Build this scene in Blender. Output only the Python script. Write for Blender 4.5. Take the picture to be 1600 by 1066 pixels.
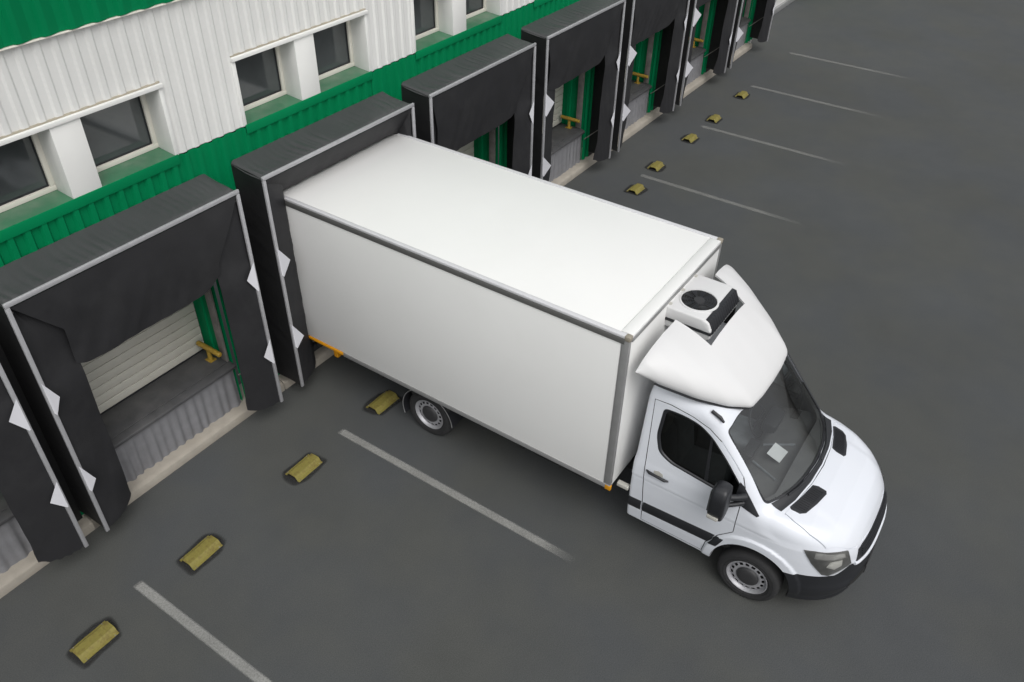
import bpy, bmesh, math, random
import numpy as np
from mathutils import Matrix, Vector

random.seed(7); rng = np.random.default_rng(7)
scene = bpy.context.scene
for o_ in list(bpy.data.objects): bpy.data.objects.remove(o_)
COL = scene.collection

# ------------------------------------------------------------------ camera
cam_d = bpy.data.cameras.new('camera'); cam = bpy.data.objects.new('camera', cam_d); COL.objects.link(cam)
CR = ((0.56367, 0.50652, -0.65247), (-0.82582, 0.36201, -0.43240), (0.01718, 0.78255, 0.62235))
m = Matrix(CR).to_quaternion().to_matrix().to_4x4()
m.translation = Vector((.6565, -7.4548, 7.6885)); cam.matrix_world = m
cam_d.sensor_fit = 'HORIZONTAL'; cam_d.sensor_width = 36.0; cam_d.lens = 36.0 * 1276.58 / 1600.0
cam_d.clip_end = 2000; cam_d.clip_start = .05
scene.camera = cam
scene.render.resolution_x = 1024; scene.render.resolution_y = 682

# ------------------------------------------------------------------ overcast sky and weak broad sun
SUN_EL, SUN_AZ = math.radians(54), math.radians(214)      # azimuth from +Y, clockwise
world = bpy.data.worlds.new('World'); scene.world = world; world.use_nodes = True
wn = world.node_tree.nodes; wl = world.node_tree.links
sky = wn.new('ShaderNodeTexSky'); sky.sky_type = 'NISHITA'; sky.sun_disc = False
sky.sun_elevation = SUN_EL; sky.sun_rotation = SUN_AZ; sky.dust_density = 4.0; sky.air_density = 1.0; sky.ozone_density = 1.0
hsv = wn.new('ShaderNodeHueSaturation'); hsv.inputs['Saturation'].default_value = .16
wl.new(sky.outputs[0], hsv.inputs['Color'])
bg = wn['Background']; bg.inputs['Strength'].default_value = .150
wl.new(hsv.outputs[0], bg.inputs['Color'])
sun_d = bpy.data.lights.new('sun', 'SUN'); sun_d.energy = 1.05; sun_d.angle = math.radians(50); sun_d.color = (1, .985, .96)
sun = bpy.data.objects.new('sun', sun_d); COL.objects.link(sun)
sdir = Vector((math.sin(SUN_AZ) * math.cos(SUN_EL), math.cos(SUN_AZ) * math.cos(SUN_EL), math.sin(SUN_EL)))
sun.rotation_euler = sdir.to_track_quat('Z', 'Y').to_euler()
scene.view_settings.view_transform = 'Standard'; scene.view_settings.look = 'None'
scene.view_settings.gamma = 1; scene.view_settings.exposure = 0.0
scene.view_settings.use_curve_mapping = False

# ------------------------------------------------------------------ materials
MATS = {}
def mat(name, color, rough=.6, metal=0., var=0., vscale=3., bump=0., bscale=40., coat=0., spec=.5, dirt=None, dscale=1.5, damt=.3):
    """principled with mottled colour (var), fine relief (bump) and soft dirt patches"""
    if name in MATS: return MATS[name]
    m = bpy.data.materials.new(name); m.use_nodes = True; MATS[name] = m
    n = m.node_tree.nodes; l = m.node_tree.links; p = n['Principled BSDF']
    p.inputs['Base Color'].default_value = (*color, 1); p.inputs['Roughness'].default_value = rough
    p.inputs['Metallic'].default_value = metal; p.inputs['Coat Weight'].default_value = coat
    p.inputs['Coat Roughness'].default_value = .06; p.inputs['Specular IOR Level'].default_value = spec
    tc = n.new('ShaderNodeTexCoord')
    if var > 0 or dirt:
        tx = n.new('ShaderNodeTexNoise'); tx.inputs['Scale'].default_value = vscale; tx.inputs['Detail'].default_value = 6
        l.new(tc.outputs['Object'], tx.inputs['Vector'])
        mr = n.new('ShaderNodeMapRange'); mr.inputs['From Min'].default_value = .3; mr.inputs['From Max'].default_value = .7
        mr.inputs['To Min'].default_value = 1 - var; mr.inputs['To Max'].default_value = 1 + var
        l.new(tx.outputs['Fac'], mr.inputs['Value'])
        mx = n.new('ShaderNodeMix'); mx.data_type = 'RGBA'; mx.blend_type = 'MULTIPLY'; mx.inputs['Factor'].default_value = 1
        mx.inputs['A'].default_value = (*color, 1); l.new(mr.outputs[0], mx.inputs['B'])
        out = mx.outputs['Result']
        if dirt:
            t2 = n.new('ShaderNodeTexNoise'); t2.inputs['Scale'].default_value = dscale; t2.inputs['Detail'].default_value = 8; t2.inputs['Roughness'].default_value = .65
            l.new(tc.outputs['Object'], t2.inputs['Vector'])
            r2 = n.new('ShaderNodeMapRange'); r2.inputs['From Min'].default_value = .48; r2.inputs['From Max'].default_value = .75; r2.inputs['To Max'].default_value = damt
            l.new(t2.outputs['Fac'], r2.inputs['Value'])
            m2 = n.new('ShaderNodeMix'); m2.data_type = 'RGBA'; m2.inputs['B'].default_value = (*dirt, 1)
            l.new(r2.outputs[0], m2.inputs['Factor']); l.new(out, m2.inputs['A']); out = m2.outputs['Result']
        l.new(out, p.inputs['Base Color'])
    if bump > 0:
        tb = n.new('ShaderNodeTexNoise'); tb.inputs['Scale'].default_value = bscale; tb.inputs['Detail'].default_value = 4
        l.new(tc.outputs['Object'], tb.inputs['Vector'])
        b = n.new('ShaderNodeBump'); b.inputs['Strength'].default_value = bump; b.inputs['Distance'].default_value = .01
        l.new(tb.outputs['Fac'], b.inputs['Height']); l.new(b.outputs[0], p.inputs['Normal'])
    return m

def asphalt():
    m = bpy.data.materials.new('asphalt'); m.use_nodes = True
    n = m.node_tree.nodes; l = m.node_tree.links; p = n['Principled BSDF']; p.inputs['Roughness'].default_value = .82
    p.inputs['Specular IOR Level'].default_value = .3
    tc = n.new('ShaderNodeTexCoord')
    def noise(scale, det, rough=.55):
        t = n.new('ShaderNodeTexNoise'); t.inputs['Scale'].default_value = scale; t.inputs['Detail'].default_value = det
        t.inputs['Roughness'].default_value = rough; l.new(tc.outputs['Object'], t.inputs['Vector']); return t
    big = noise(.35, 5); mid = noise(2.2, 7, .6); fine = noise(85, 4, .75); tint = noise(.55, 3)
    r = n.new('ShaderNodeValToRGB'); r.color_ramp.elements[0].position = .32; r.color_ramp.elements[1].position = .68
    r.color_ramp.elements[0].color = (.062, .0635, .0625, 1); r.color_ramp.elements[1].color = (.077, .0785, .077, 1)
    add = n.new('ShaderNodeMix'); add.data_type = 'FLOAT'; add.inputs['Factor'].default_value = .42
    l.new(big.outputs['Fac'], add.inputs['A']); l.new(mid.outputs['Fac'], add.inputs['B'])
    l.new(add.outputs['Result'], r.inputs['Fac'])
    tr = n.new('ShaderNodeValToRGB'); tr.color_ramp.elements[0].position = .38; tr.color_ramp.elements[1].position = .62
    tr.color_ramp.elements[0].color = (.965, 1.0, 1.05, 1); tr.color_ramp.elements[1].color = (1.0, 1.01, .975, 1)
    l.new(tint.outputs['Fac'], tr.inputs['Fac'])
    m1 = n.new('ShaderNodeMix'); m1.data_type = 'RGBA'; m1.blend_type = 'MULTIPLY'; m1.inputs['Factor'].default_value = 1
    l.new(r.outputs[0], m1.inputs['A']); l.new(tr.outputs[0], m1.inputs['B'])
    fr = n.new('ShaderNodeMapRange'); fr.inputs['From Min'].default_value = .25; fr.inputs['From Max'].default_value = .75
    fr.inputs['To Min'].default_value = .68; fr.inputs['To Max'].default_value = 1.34; l.new(fine.outputs['Fac'], fr.inputs['Value'])
    m2 = n.new('ShaderNodeMix'); m2.data_type = 'RGBA'; m2.blend_type = 'MULTIPLY'; m2.inputs['Factor'].default_value = 1
    l.new(m1.outputs['Result'], m2.inputs['A']); l.new(fr.outputs[0], m2.inputs['B'])
    l.new(m2.outputs['Result'], p.inputs['Base Color'])
    b = n.new('ShaderNodeBump'); b.inputs['Strength'].default_value = .35; b.inputs['Distance'].default_value = .004
    l.new(fine.outputs['Fac'], b.inputs['Height']); l.new(b.outputs[0], p.inputs['Normal'])
    return m

def worn(name, color, axis, fade, cover=.75, scale=35):
    """paint or stain sheet that wears to bare asphalt in patches; fade = soft ends in generated coordinates along axis"""
    m = bpy.data.materials.new(name); m.use_nodes = True
    n = m.node_tree.nodes; l = m.node_tree.links; p = n['Principled BSDF']
    p.inputs['Base Color'].default_value = (*color, 1); p.inputs['Roughness'].default_value = .8
    tc = n.new('ShaderNodeTexCoord'); tx = n.new('ShaderNodeTexNoise'); tx.inputs['Scale'].default_value = scale; tx.inputs['Detail'].default_value = 6
    l.new(tc.outputs['Object'], tx.inputs['Vector'])
    at = n.new('ShaderNodeAttribute'); at.attribute_name = 'wear'
    mu = n.new('ShaderNodeMath'); mu.operation = 'ADD'
    mr = n.new('ShaderNodeMapRange'); mr.inputs['From Min'].default_value = .3; mr.inputs['From Max'].default_value = .62
    mr.inputs['To Min'].default_value = cover * .8; mr.inputs['To Max'].default_value = min(1, cover * 1.2)
    l.new(tx.outputs['Fac'], mr.inputs['Value'])
    mu.operation = 'MULTIPLY'; l.new(mr.outputs[0], mu.inputs[0]); l.new(at.outputs['Fac'], mu.inputs[1])
    tr = n.new('ShaderNodeBsdfTransparent'); ms = n.new('ShaderNodeMixShader')
    l.new(mu.outputs[0], ms.inputs['Fac']); l.new(tr.outputs[0], ms.inputs[1]); l.new(p.outputs[0], ms.inputs[2])
    l.new(ms.outputs[0], n['Material Output'].inputs['Surface'])
    return m

def glass(name, tint, opac, rough=.02):
    m = bpy.data.materials.new(name); m.use_nodes = True
    n = m.node_tree.nodes; l = m.node_tree.links; n.remove(n['Principled BSDF'])
    t = n.new('ShaderNodeBsdfTransparent'); t.inputs['Color'].default_value = (*tint, 1)
    g = n.new('ShaderNodeBsdfGlossy'); g.inputs['Roughness'].default_value = rough; g.inputs['Color'].default_value = (1, 1, 1, 1)
    lw = n.new('ShaderNodeFresnel'); lw.inputs['IOR'].default_value = 1.5
    ad = n.new('ShaderNodeMath'); ad.operation = 'ADD'; ad.use_clamp = True; ad.inputs[1].default_value = opac; l.new(lw.outputs[0], ad.inputs[0])
    ms = n.new('ShaderNodeMixShader'); l.new(ad.outputs[0], ms.inputs['Fac']); l.new(t.outputs[0], ms.inputs[1]); l.new(g.outputs[0], ms.inputs[2])
    l.new(ms.outputs[0], n['Material Output'].inputs['Surface'])
    return m

M = dict(
    asphalt=asphalt(),
    line=worn('line_paint', (.30, .30, .285), 1, .2, .72, 55),
    stain=worn('oil_stain', (.020, .020, .0195), 0, .3, .78, 14),
    yellow=mat('worn_yellow_paint', (.215, .185, .042), .65, var=.16, vscale=14, dirt=(.085, .05, .015), dscale=13, damt=.95, bump=.4),
    green=mat('green_cladding', (.0005, .183, .067), .55, var=.05, vscale=1.5, spec=.08),
    sillsheen=mat('green_sill_with_sheen', (.055, .175, .095), .35, var=.1, vscale=3, dirt=(.22, .25, .20), dscale=2.5, damt=.6),  # cladding green turned greyer, the sill's gloss reflection put into the colour
    white=mat('white_cladding', (.695, .695, .675), .5, var=.025, vscale=1.2, dirt=(.55, .55, .52), dscale=1.0, damt=.25),
    cream=mat('cream_frame', (.70, .67, .60), .5, var=.03),
    whiteflat=mat('white_flashing', (.76, .76, .735), .45, var=.02),
    wglass=mat('dark_window_glass', (.06, .066, .068), .06, spec=.8, var=.3, vscale=1.3),
    ribshade=mat('beige_rib_shade', (.36, .33, .26), .9, var=.1),  # beige that stands for shadow below the rib ends
    dark=mat('dark_interior', (.015, .015, .015), .9, var=.1),
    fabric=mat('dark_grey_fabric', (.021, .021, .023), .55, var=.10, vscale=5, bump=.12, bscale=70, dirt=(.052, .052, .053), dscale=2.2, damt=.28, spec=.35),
    topfab=mat('grey_top_fabric', (.060, .060, .063), .40, var=.05, vscale=4, bump=.12, bscale=70, spec=.4),  # lighter grey than the curtain fabric
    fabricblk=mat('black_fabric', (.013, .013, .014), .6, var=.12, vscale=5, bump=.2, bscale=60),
    alu=mat('aluminium_profile', (.40, .40, .415), .45, metal=.25, var=.06, vscale=9),
    doorp=mat('door_slat_paint', (.56, .545, .485), .45, var=.05, vscale=4, dirt=(.40, .37, .30), dscale=2, damt=.35),
    steel=mat('dark_steel_plate', (.065, .065, .068), .55, var=.2, vscale=5, dirt=(.12, .115, .11), dscale=4, damt=.5, bump=.2),
    skirt=mat('grey_skirt_fabric', (.19, .19, .20), .75, var=.1, vscale=7, bump=.2),
    conc=mat('concrete_curb', (.34, .31, .265), .85, var=.12, vscale=6, bump=.4, bscale=50, dirt=(.22, .19, .15), dscale=3, damt=.55),
    post=mat('grey_guide_post', (.17, .16, .15), .6, var=.25, vscale=7, dirt=(.32, .30, .27), dscale=5, damt=.6),
    ochre=mat('yellow_guide_paint', (.33, .215, .03), .5, var=.15, vscale=18, dirt=(.16, .09, .02), dscale=16, damt=.5),
    marker=mat('white_reflective_marker', (.72, .72, .76), .4, var=.03),
    box=mat('white_box_panel', (.80, .80, .785), .42, var=.012, vscale=.8, dirt=(.70, .70, .67), dscale=.9, damt=.18),
    paint=mat('white_vehicle_paint', (.70, .725, .775), .3, var=.01, coat=.4, dirt=(.70, .70, .70), dscale=1.5, damt=.12),
    fair=mat('white_fairing_gelcoat', (.655, .655, .655), .45, coat=.0, var=.01, spec=.3),
    trim=mat('aluminium_trim', (.36, .36, .36), .42, metal=.45, var=.06, vscale=8),
    rail=mat('pale_grey_rail', (.60, .60, .615), .4, var=.03),
    trimdark=mat('grey_rail_strip', (.12, .12, .115), .5, metal=.1, var=.06),
    cap=mat('taupe_corner_cap', (.30, .27, .22), .5, var=.05),
    plastic=mat('black_plastic', (.018, .019, .022), .42, var=.1, bump=.1, bscale=120),
    rubber=mat('tyre_rubber', (.022, .022, .023), .8, var=.15, vscale=12),
    rim=mat('silver_rim', (.40, .40, .42), .45, metal=.35, var=.06),
    rimdark=mat('dark_hub_cap', (.035, .035, .037), .55, var=.1),
    under=mat('dark_underbody', (.014, .014, .014), .8, var=.2),
    cabin=mat('grey_cabin_trim', (.11, .11, .112), .75, var=.15, vscale=6),
    seat=mat('grey_seat_fabric', (.20, .215, .235), .85, var=.15, vscale=10),
    headrest=mat('light_headrest', (.50, .48, .42), .85, var=.1),
    paper=mat('white_paper', (.86, .86, .88), .7, var=.01),
    amber=mat('orange_marker_strip', (.62, .27, .008), .4, var=.05),
    lamp=mat('headlight_reflector', (.85, .85, .82), .25, metal=.3, var=.1, vscale=6),
    lampdk=mat('headlight_bowl', (.28, .28, .275), .3, metal=.4, var=.2, vscale=9),
    lampmid=mat('headlight_grey', (.60, .60, .59), .25, metal=.3, var=.2, vscale=9),
    lens=glass('headlight_lens', (.92, .92, .91), .0),
    wind=glass('windscreen_glass', (.78, .81, .80), .045),
    sideglass=glass('tinted_side_glass', (.07, .074, .07), .0),
    lightgrey=mat('light_grey_plastic', (.45, .44, .40), .4, var=.05),
)

# ------------------------------------------------------------------ helpers
def link(name, me, material, parent=None, loc=None, smooth=None):
    o = bpy.data.objects.new(name, me); COL.objects.link(o)
    if material is not None and not me.materials: me.materials.append(material)
    if parent is not None: o.parent = parent
    if loc is not None: o.location = loc
    if smooth is not None:
        me.shade_smooth()
        me.set_sharp_from_angle(angle=math.radians(smooth))
    return o
def thing(name, label, cat, loc=(0, 0, 0), rotz=0., group=None):
    o = bpy.data.objects.new(name, None); COL.objects.link(o); o.location = loc; o.rotation_euler = (0, 0, rotz)
    o.empty_display_size = .2
    o['label'] = label; o['category'] = cat
    if group: o['group'] = group
    return o
def mesh(name, v, f):
    me = bpy.data.meshes.new(name); me.from_pydata([tuple(map(float, p)) for p in v], [], [tuple(map(int, q)) for q in f]); me.update(); return me
class MB:
    def __init__(s): s.v = []; s.f = []
    def add(s, v, f):
        n = len(s.v); s.v += [tuple(p) for p in v]; s.f += [tuple(i + n for i in q) for q in f]; return s
    def box(s, x0, x1, y0, y1, z0, z1):
        return s.add([(x0, y0, z0), (x1, y0, z0), (x1, y1, z0), (x0, y1, z0), (x0, y0, z1), (x1, y0, z1), (x1, y1, z1), (x0, y1, z1)],
                     [(0, 3, 2, 1), (4, 5, 6, 7), (0, 1, 5, 4), (1, 2, 6, 5), (2, 3, 7, 6), (3, 0, 4, 7)])
    def prism(s, poly, ax, lo, hi):
        """poly in the two other axes (kept in x,y,z order), extruded along ax"""
        n = len(poly); i = 'xyz'.index(ax)
        mk = lambda p, t: tuple(np.insert(np.array(p, float), i, t))
        v = [mk(p, lo) for p in poly] + [mk(p, hi) for p in poly]
        f = [tuple(range(n))[::-1], tuple(range(n, 2 * n))] + [(k, (k + 1) % n, (k + 1) % n + n, k + n) for k in range(n)]
        return s.add(v, f)
    def grid(s, P, closed_u=False):
        P = np.asarray(P, float); a, b = P.shape[:2]
        f = [(i * b + j, i * b + j + 1, ((i + 1) % a) * b + j + 1, ((i + 1) % a) * b + j) for i in range(a if closed_u else a - 1) for j in range(b - 1)]
        return s.add(P.reshape(-1, 3), f)
    def tube(s, pts, r, n=10, cap=True):
        pts = [Vector(p) for p in pts]; rs = r if isinstance(r, (list, tuple)) else [r] * len(pts)
        rows = []
        for k, p in enumerate(pts):
            d = (pts[min(k + 1, len(pts) - 1)] - pts[max(k - 1, 0)]).normalized()
            up = Vector((0, 0, 1)) if abs(d.z) < .9 else Vector((1, 0, 0))
            a = d.cross(up).normalized(); b = d.cross(a)
            rows.append([p + rs[k] * (math.cos(t) * a + math.sin(t) * b) for t in np.linspace(0, 2 * math.pi, n, endpoint=False)])
        v = [tuple(q) for row in rows for q in row]
        f = [(i * n + j, i * n + (j + 1) % n, (i + 1) * n + (j + 1) % n, (i + 1) * n + j) for i in range(len(rows) - 1) for j in range(n)]
        if cap: f += [tuple(range(n)), tuple(range(len(v) - n, len(v)))[::-1]]
        return s.add(v, f)
    def lathe(s, prof, c, ax='x', n=48, a0=0.):
        """profile of (axial, radius) turned round axis through c"""
        rows = []
        for t in np.linspace(0, 2 * math.pi, n, endpoint=False) + a0:
            row = []
            for h, r in prof:
                q = {'x': (h, r * math.cos(t), r * math.sin(t)), 'y': (r * math.sin(t), h, r * math.cos(t)), 'z': (r * math.cos(t), r * math.sin(t), h)}[ax]
                row.append((c[0] + q[0], c[1] + q[1], c[2] + q[2]))
            rows.append(row)
        return s.grid(np.array(rows), closed_u=True)
    def build(s, name, material, parent=None, smooth=None, bevel=0., solid=0., loc=None, seg=2, weld=False):
        me = mesh(name, s.v, s.f)
        bm = bmesh.new(); bm.from_mesh(me)
        if weld: bmesh.ops.remove_doubles(bm, verts=bm.verts, dist=1e-5)
        if solid: bmesh.ops.solidify(bm, geom=bm.faces[:], thickness=solid)
        bmesh.ops.recalc_face_normals(bm, faces=bm.faces)
        if bevel:
            ed = [e for e in bm.edges if len(e.link_faces) == 2 and e.calc_face_angle() > .6]
            bmesh.ops.bevel(bm, geom=ed, offset=bevel, segments=seg, affect='EDGES', profile=.5)
        bm.to_mesh(me); bm.free()
        if smooth is None: smooth = 40
        return link(name, me, material, parent, loc, smooth)
def boxo(name, material, parent, x0, x1, y0, y1, z0, z1, bevel=.004, seg=2):
    return MB().box(min(x0, x1), max(x0, x1), min(y0, y1), max(y0, y1), min(z0, z1), max(z0, z1)).build(name, material, parent, bevel=bevel, seg=seg)
def waves(n, fmin, fmax, seed):
    r = np.random.default_rng(seed); fr = r.uniform(fmin, fmax, n); ph = r.uniform(0, 6.28, n); am = r.uniform(.4, 1, n)
    return lambda x: sum(a * np.sin(f * x + p) for a, f, p in zip(am, fr, ph)) / math.sqrt(n)
def sstep(x, a, b):
    t = np.clip((x - a) / (b - a), 0, 1); return t * t * (3 - 2 * t)

# ------------------------------------------------------------------ ground and markings
g = MB()
R_ = 300.
g.grid([[(x, y, 0) for y in np.linspace(-R_, R_, 25)] for x in np.linspace(-R_, R_, 25)])
ground = g.build('ground', M['asphalt']); ground['kind'] = 'structure'; ground['label'] = 'dark grey asphalt yard'
def wear_sheet(name, P, W, material, parent, z):
    P = np.asarray(P, float); mb = MB(); mb.grid(np.dstack([P, np.full(P.shape[:2], z)]))
    o = mb.build(name, material, parent)
    at = o.data.attributes.new('wear', 'FLOAT', 'POINT'); at.data.foreach_set('value', np.asarray(W, np.float32).ravel())
    return o
for x, ya, yb, w, soft, st in ((2.827, -1.167, -4.7, .115, .3, 1.), (5.822, -1.325, -4.95, .115, .5, .95), (8.8, -1.25, -4.6, .11, .5, .8), (11.75, -1.2, -4.5, .10, .6, .7),
                    (14.74, -1.17, -4.6, .125, .9, .56), (17.73, -1.17, -4.5, .13, .9, .56), (20.76, -1.18, -4.5, .135, 1.0, .55), (23.74, -1.13, -4.5, .145, 1.1, .54)):
    ys = np.linspace(ya, yb, 60); xs = np.linspace(-w / 2, w / 2, 7)
    edge = np.clip((w / 2 - np.abs(xs)) / .012, 0, 1)
    wv = waves(5, 2, 14, int(x * 10))(ys)
    W = (np.clip((ys - yb) / soft, 0, 1) * np.clip((ya - ys) / .03, 0, 1) * (1 + .12 * wv) * st)[:, None] * (.25 + .75 * edge)[None, :]
    wear_sheet('parking_line', [[(x + a, y) for a in xs] for y in ys], W, M['line'], ground, .004)

# ------------------------------------------------------------------ warehouse
P_, SW, SD, SH, SB = 2.9786, 2.637, .5465, 3.381, .27          # bay pitch, shelter width, depth, height, bottom
X0 = [k * P_ for k in range(8)]; X0[0] += .115
OPL, OPR, LEV, DOORY = .24, 2.40, .85, .50                     # dock opening edges, leveller height, door depth
XA, XB = -1.6, 23.75
wh = thing('warehouse', 'white and green ribbed metal warehouse with paired windows above the loading docks', 'building', (12, 0, 0))
def wx(x): return x - 12.
def ribbed(name, xa, xb, za, zb, material, parent=wh, pitch=.166, depth=.017, y=0.):
    if material == M['green']: depth = .034
    """trapezoidal profiled sheet"""
    xs = [xa]; ys = [None]
    prof = ((0, 0), (.075, 0), (.098, 1), (.143, 1))
    pts = []
    k0 = int(math.floor(xa / pitch)) - 1
    for k in range(k0, int(math.ceil(xb / pitch)) + 1):
        for dx, h in prof: pts.append((k * pitch + dx, -depth * h))
    pts = np.array(pts); px = np.concatenate([[xa], pts[(pts[:, 0] > xa + 1e-4) & (pts[:, 0] < xb - 1e-4), 0], [xb]])
    py = np.interp(px, pts[:, 0], pts[:, 1]) + y
    mb = MB(); mb.grid([[(wx(a), b, za), (wx(a), b, zb)] for a, b in zip(px, py)])
    o = mb.build(name, material, parent, smooth=15, solid=.004); return o
ZG, ZW, ZU = 3.745, 3.752, 5.265
# green lower sheets: piers between dock openings and the band above them
for k in range(8):
    l = X0[k - 1] + OPR if k else XA
    ribbed('green_cladding', l + .03, X0[k] + OPL - .03, .16, 2.92, M['green'])
ribbed('green_cladding', X0[7] + OPR + .03, XB, .16, 2.92, M['green'])
PAIRS = [(-.0 - .0 + .27, 1.13, 1.44, 2.29), (3.262, 4.123, 4.433, 5.303), (6.288, 7.150, 7.460, 8.350), (9.305, 10.137, 10.457, 11.32), (12.30, 13.15, 13.46, 14.33), (15.3, 16.15, 16.46, 17.33)]
xs = XA
for a, b, c, d in PAIRS + [(XB, XB, XB, XB)]:
    ribbed('green_cladding', xs, a - .035, 2.924, ZG, M['green'])
    if a < XB: ribbed('green_cladding', a - .033, d + .033, 2.924, 3.672, M['green'])
    xs = d + .035
xs = XA
for a, b, c, d in PAIRS + [(XB, XB, XB, XB)]:
    ribbed('white_cladding', xs, a - .045, ZW, ZU - .02, M['white'])
    if a < XB: ribbed('white_cladding', a - .043, d + .043, 4.556, ZU - .02, M['white'])
    xs = d + .045
ribbed('green_fascia', XA, XB, ZU, 7.6, M['green'], y=-.035, pitch=.25)
boxo('drip_flashing', M['cream'], wh, wx(XA), wx(XB), -.062, -.002, ZU - .018, ZU - .006, .002)
boxo('backing_wall', M['dark'], wh, wx(XA), wx(XB), .34, .40, 3.0, 7.6, 0)
# window pairs
for a, b, c, d in PAIRS:
    for l, r in ((a, b), (c, d)):
        MB().prism([(.262, 3.772), (.262, 3.790), (-.036, 3.769), (-.036, 3.752)], 'x', wx(l + .002), wx(r - .002)).build('window_sill', M['sillsheen'], wh, smooth=30)
    MB().prism([(-.037, 3.757), (-.037, 3.772), (-.046, 3.769), (-.048, 3.664), (-.037, 3.660)], 'x', wx(a - .03), wx(d + .03)).build('sill_flashing', M['green'], wh, smooth=30, bevel=.003)
    boxo('lintel_flashing', M['whiteflat'], wh, wx(a - .05), wx(d + .05), -.058, .26, 4.498, 4.540, .003)
    boxo('rib_shadow_strip', M['ribshade'], wh, wx(a - .04), wx(d + .04), -.026, .02, 4.541, 4.556, 0)  # added strip, draws the shadow gaps between ribs and lintel
    boxo('window_jamb', M['whiteflat'], wh, wx(a - .045), wx(a), -.034, .26, 3.757, 4.497, .003)
    boxo('window_jamb', M['whiteflat'], wh, wx(d), wx(d + .045), -.034, .26, 3.757, 4.497, .003)
    boxo('window_pier', M['whiteflat'], wh, wx(b), wx(c), -.036, .262, 3.75, 4.497, .004)
    for l, r in ((a, b), (c, d)):
        fr = MB(); t = .052
        fr.box(wx(l), wx(r), .225, .30, 3.79, 3.79 + t); fr.box(wx(l), wx(r), .225, .30, 4.496 - t, 4.496)
        fr.box(wx(l), wx(l + t), .226, .299, 3.79 + t, 4.496 - t); fr.box(wx(r - t), wx(r), .226, .299, 3.79 + t, 4.496 - t)
        w = fr.build('window', M['cream'], wh, bevel=.003)
        gk = MB(); q = .012
        z0, z1, x0, x1 = 3.79 + t, 4.496 - t, l + t, r - t
        gk.box(wx(x0), wx(x1), .250, .256, z0, z0 + q); gk.box(wx(x0), wx(x1), .250, .256, z1 - q, z1)
        gk.box(wx(x0), wx(x0 + q), .250, .256, z0 + q, z1 - q); gk.box(wx(x1 - q), wx(x1), .250, .256, z0 + q, z1 - q)
        gk.build('gasket', M['plastic'], w)
        boxo('pane', M['wglass'], w, wx(l + t), wx(r - t), .262, .27, 3.79 + t, 4.496 - t, 0)
# dock recesses and sectional doors
slat_me = None
for k in range(8):
    x = X0[k]; L_, R2 = x + OPL, x + OPR
    for s, xe in ((-1, L_), (1, R2)):
        # recess cheek in green sheet, seen edge on from the yard
        mb = MB(); ys = [-.0, .02, .11, .13, .20, .22, .31, .33, .40, .42, .53]; hs = [0, 0, 0, 1, 1, 0, 0, 1, 1, 0, 0]
        mb.grid([[(wx(xe) - s * h * .02, y, .16), (wx(xe) - s * h * .02, y, 2.93)] for y, h in zip(ys, hs)])
        mb.build('recess_cheek', M['green'], wh, smooth=15, solid=.004)
        boxo('guide_post', M['post'], wh, wx(xe) - s * .055, wx(xe) - s * .022, .03, .15, LEV + .005, 2.9, .006)
    boxo('recess_head', M['green'], wh, wx(L_), wx(R2), 0.01, .6, 2.93, 2.96, 0)
    dr = boxo('sectional_door', M['doorp'], wh, wx(L_ + .02), wx(R2 - .02), DOORY + .03, DOORY + .06, LEV - .03, 2.92, 0)
    h = .121
    for j in range(13):
        if slat_me is None:
            so = MB().box(-1.055, 1.055, DOORY - .008, DOORY + .028, .004, h - .004).build('slat', M['doorp'], dr, bevel=.006); slat_me = so.data
        else: so = link('slat', slat_me, None, dr)
        so.location = (wx((L_ + R2) / 2), 0, LEV + .012 + j * h)
    boxo('rubber_seal', M['plastic'], dr, wx(L_ + .03), wx(R2 - .03), DOORY - .012, DOORY + .03, LEV - .02, LEV + .010, .003)
# concrete curb along the wall foot
pr = [(.30, 0), (.30, .15), (-.10, .14), (-.15, .115), (-.165, 0)]
for k in range(8):
    MB().prism(pr, 'x', wx(X0[k] + .02 if k else XA), wx(X0[k] + P_ + .008 if k < 7 else X0[7] + SW - .02)).build('concrete_curb', M['conc'], wh, bevel=.012)
# white set-back wall beyond the last dock
boxo('white_wall', M['whiteflat'], wh, wx(XB + .005), wx(28.95), .50, .56, .16, 5.2, .004)
boxo('end_return', M['whiteflat'], wh, wx(XB + .002), wx(XB + .03), .0, .50, .0, 7.6, .004)
boxo('grey_wall_base', M['trim'], wh, wx(XB + .035), wx(28.95), .42, .57, 0, .16, .01)
boxo('green_corner_panel', M['green'], wh, wx(28.98), wx(31.5), .12, .6, .03, 5.2, .01)

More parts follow.
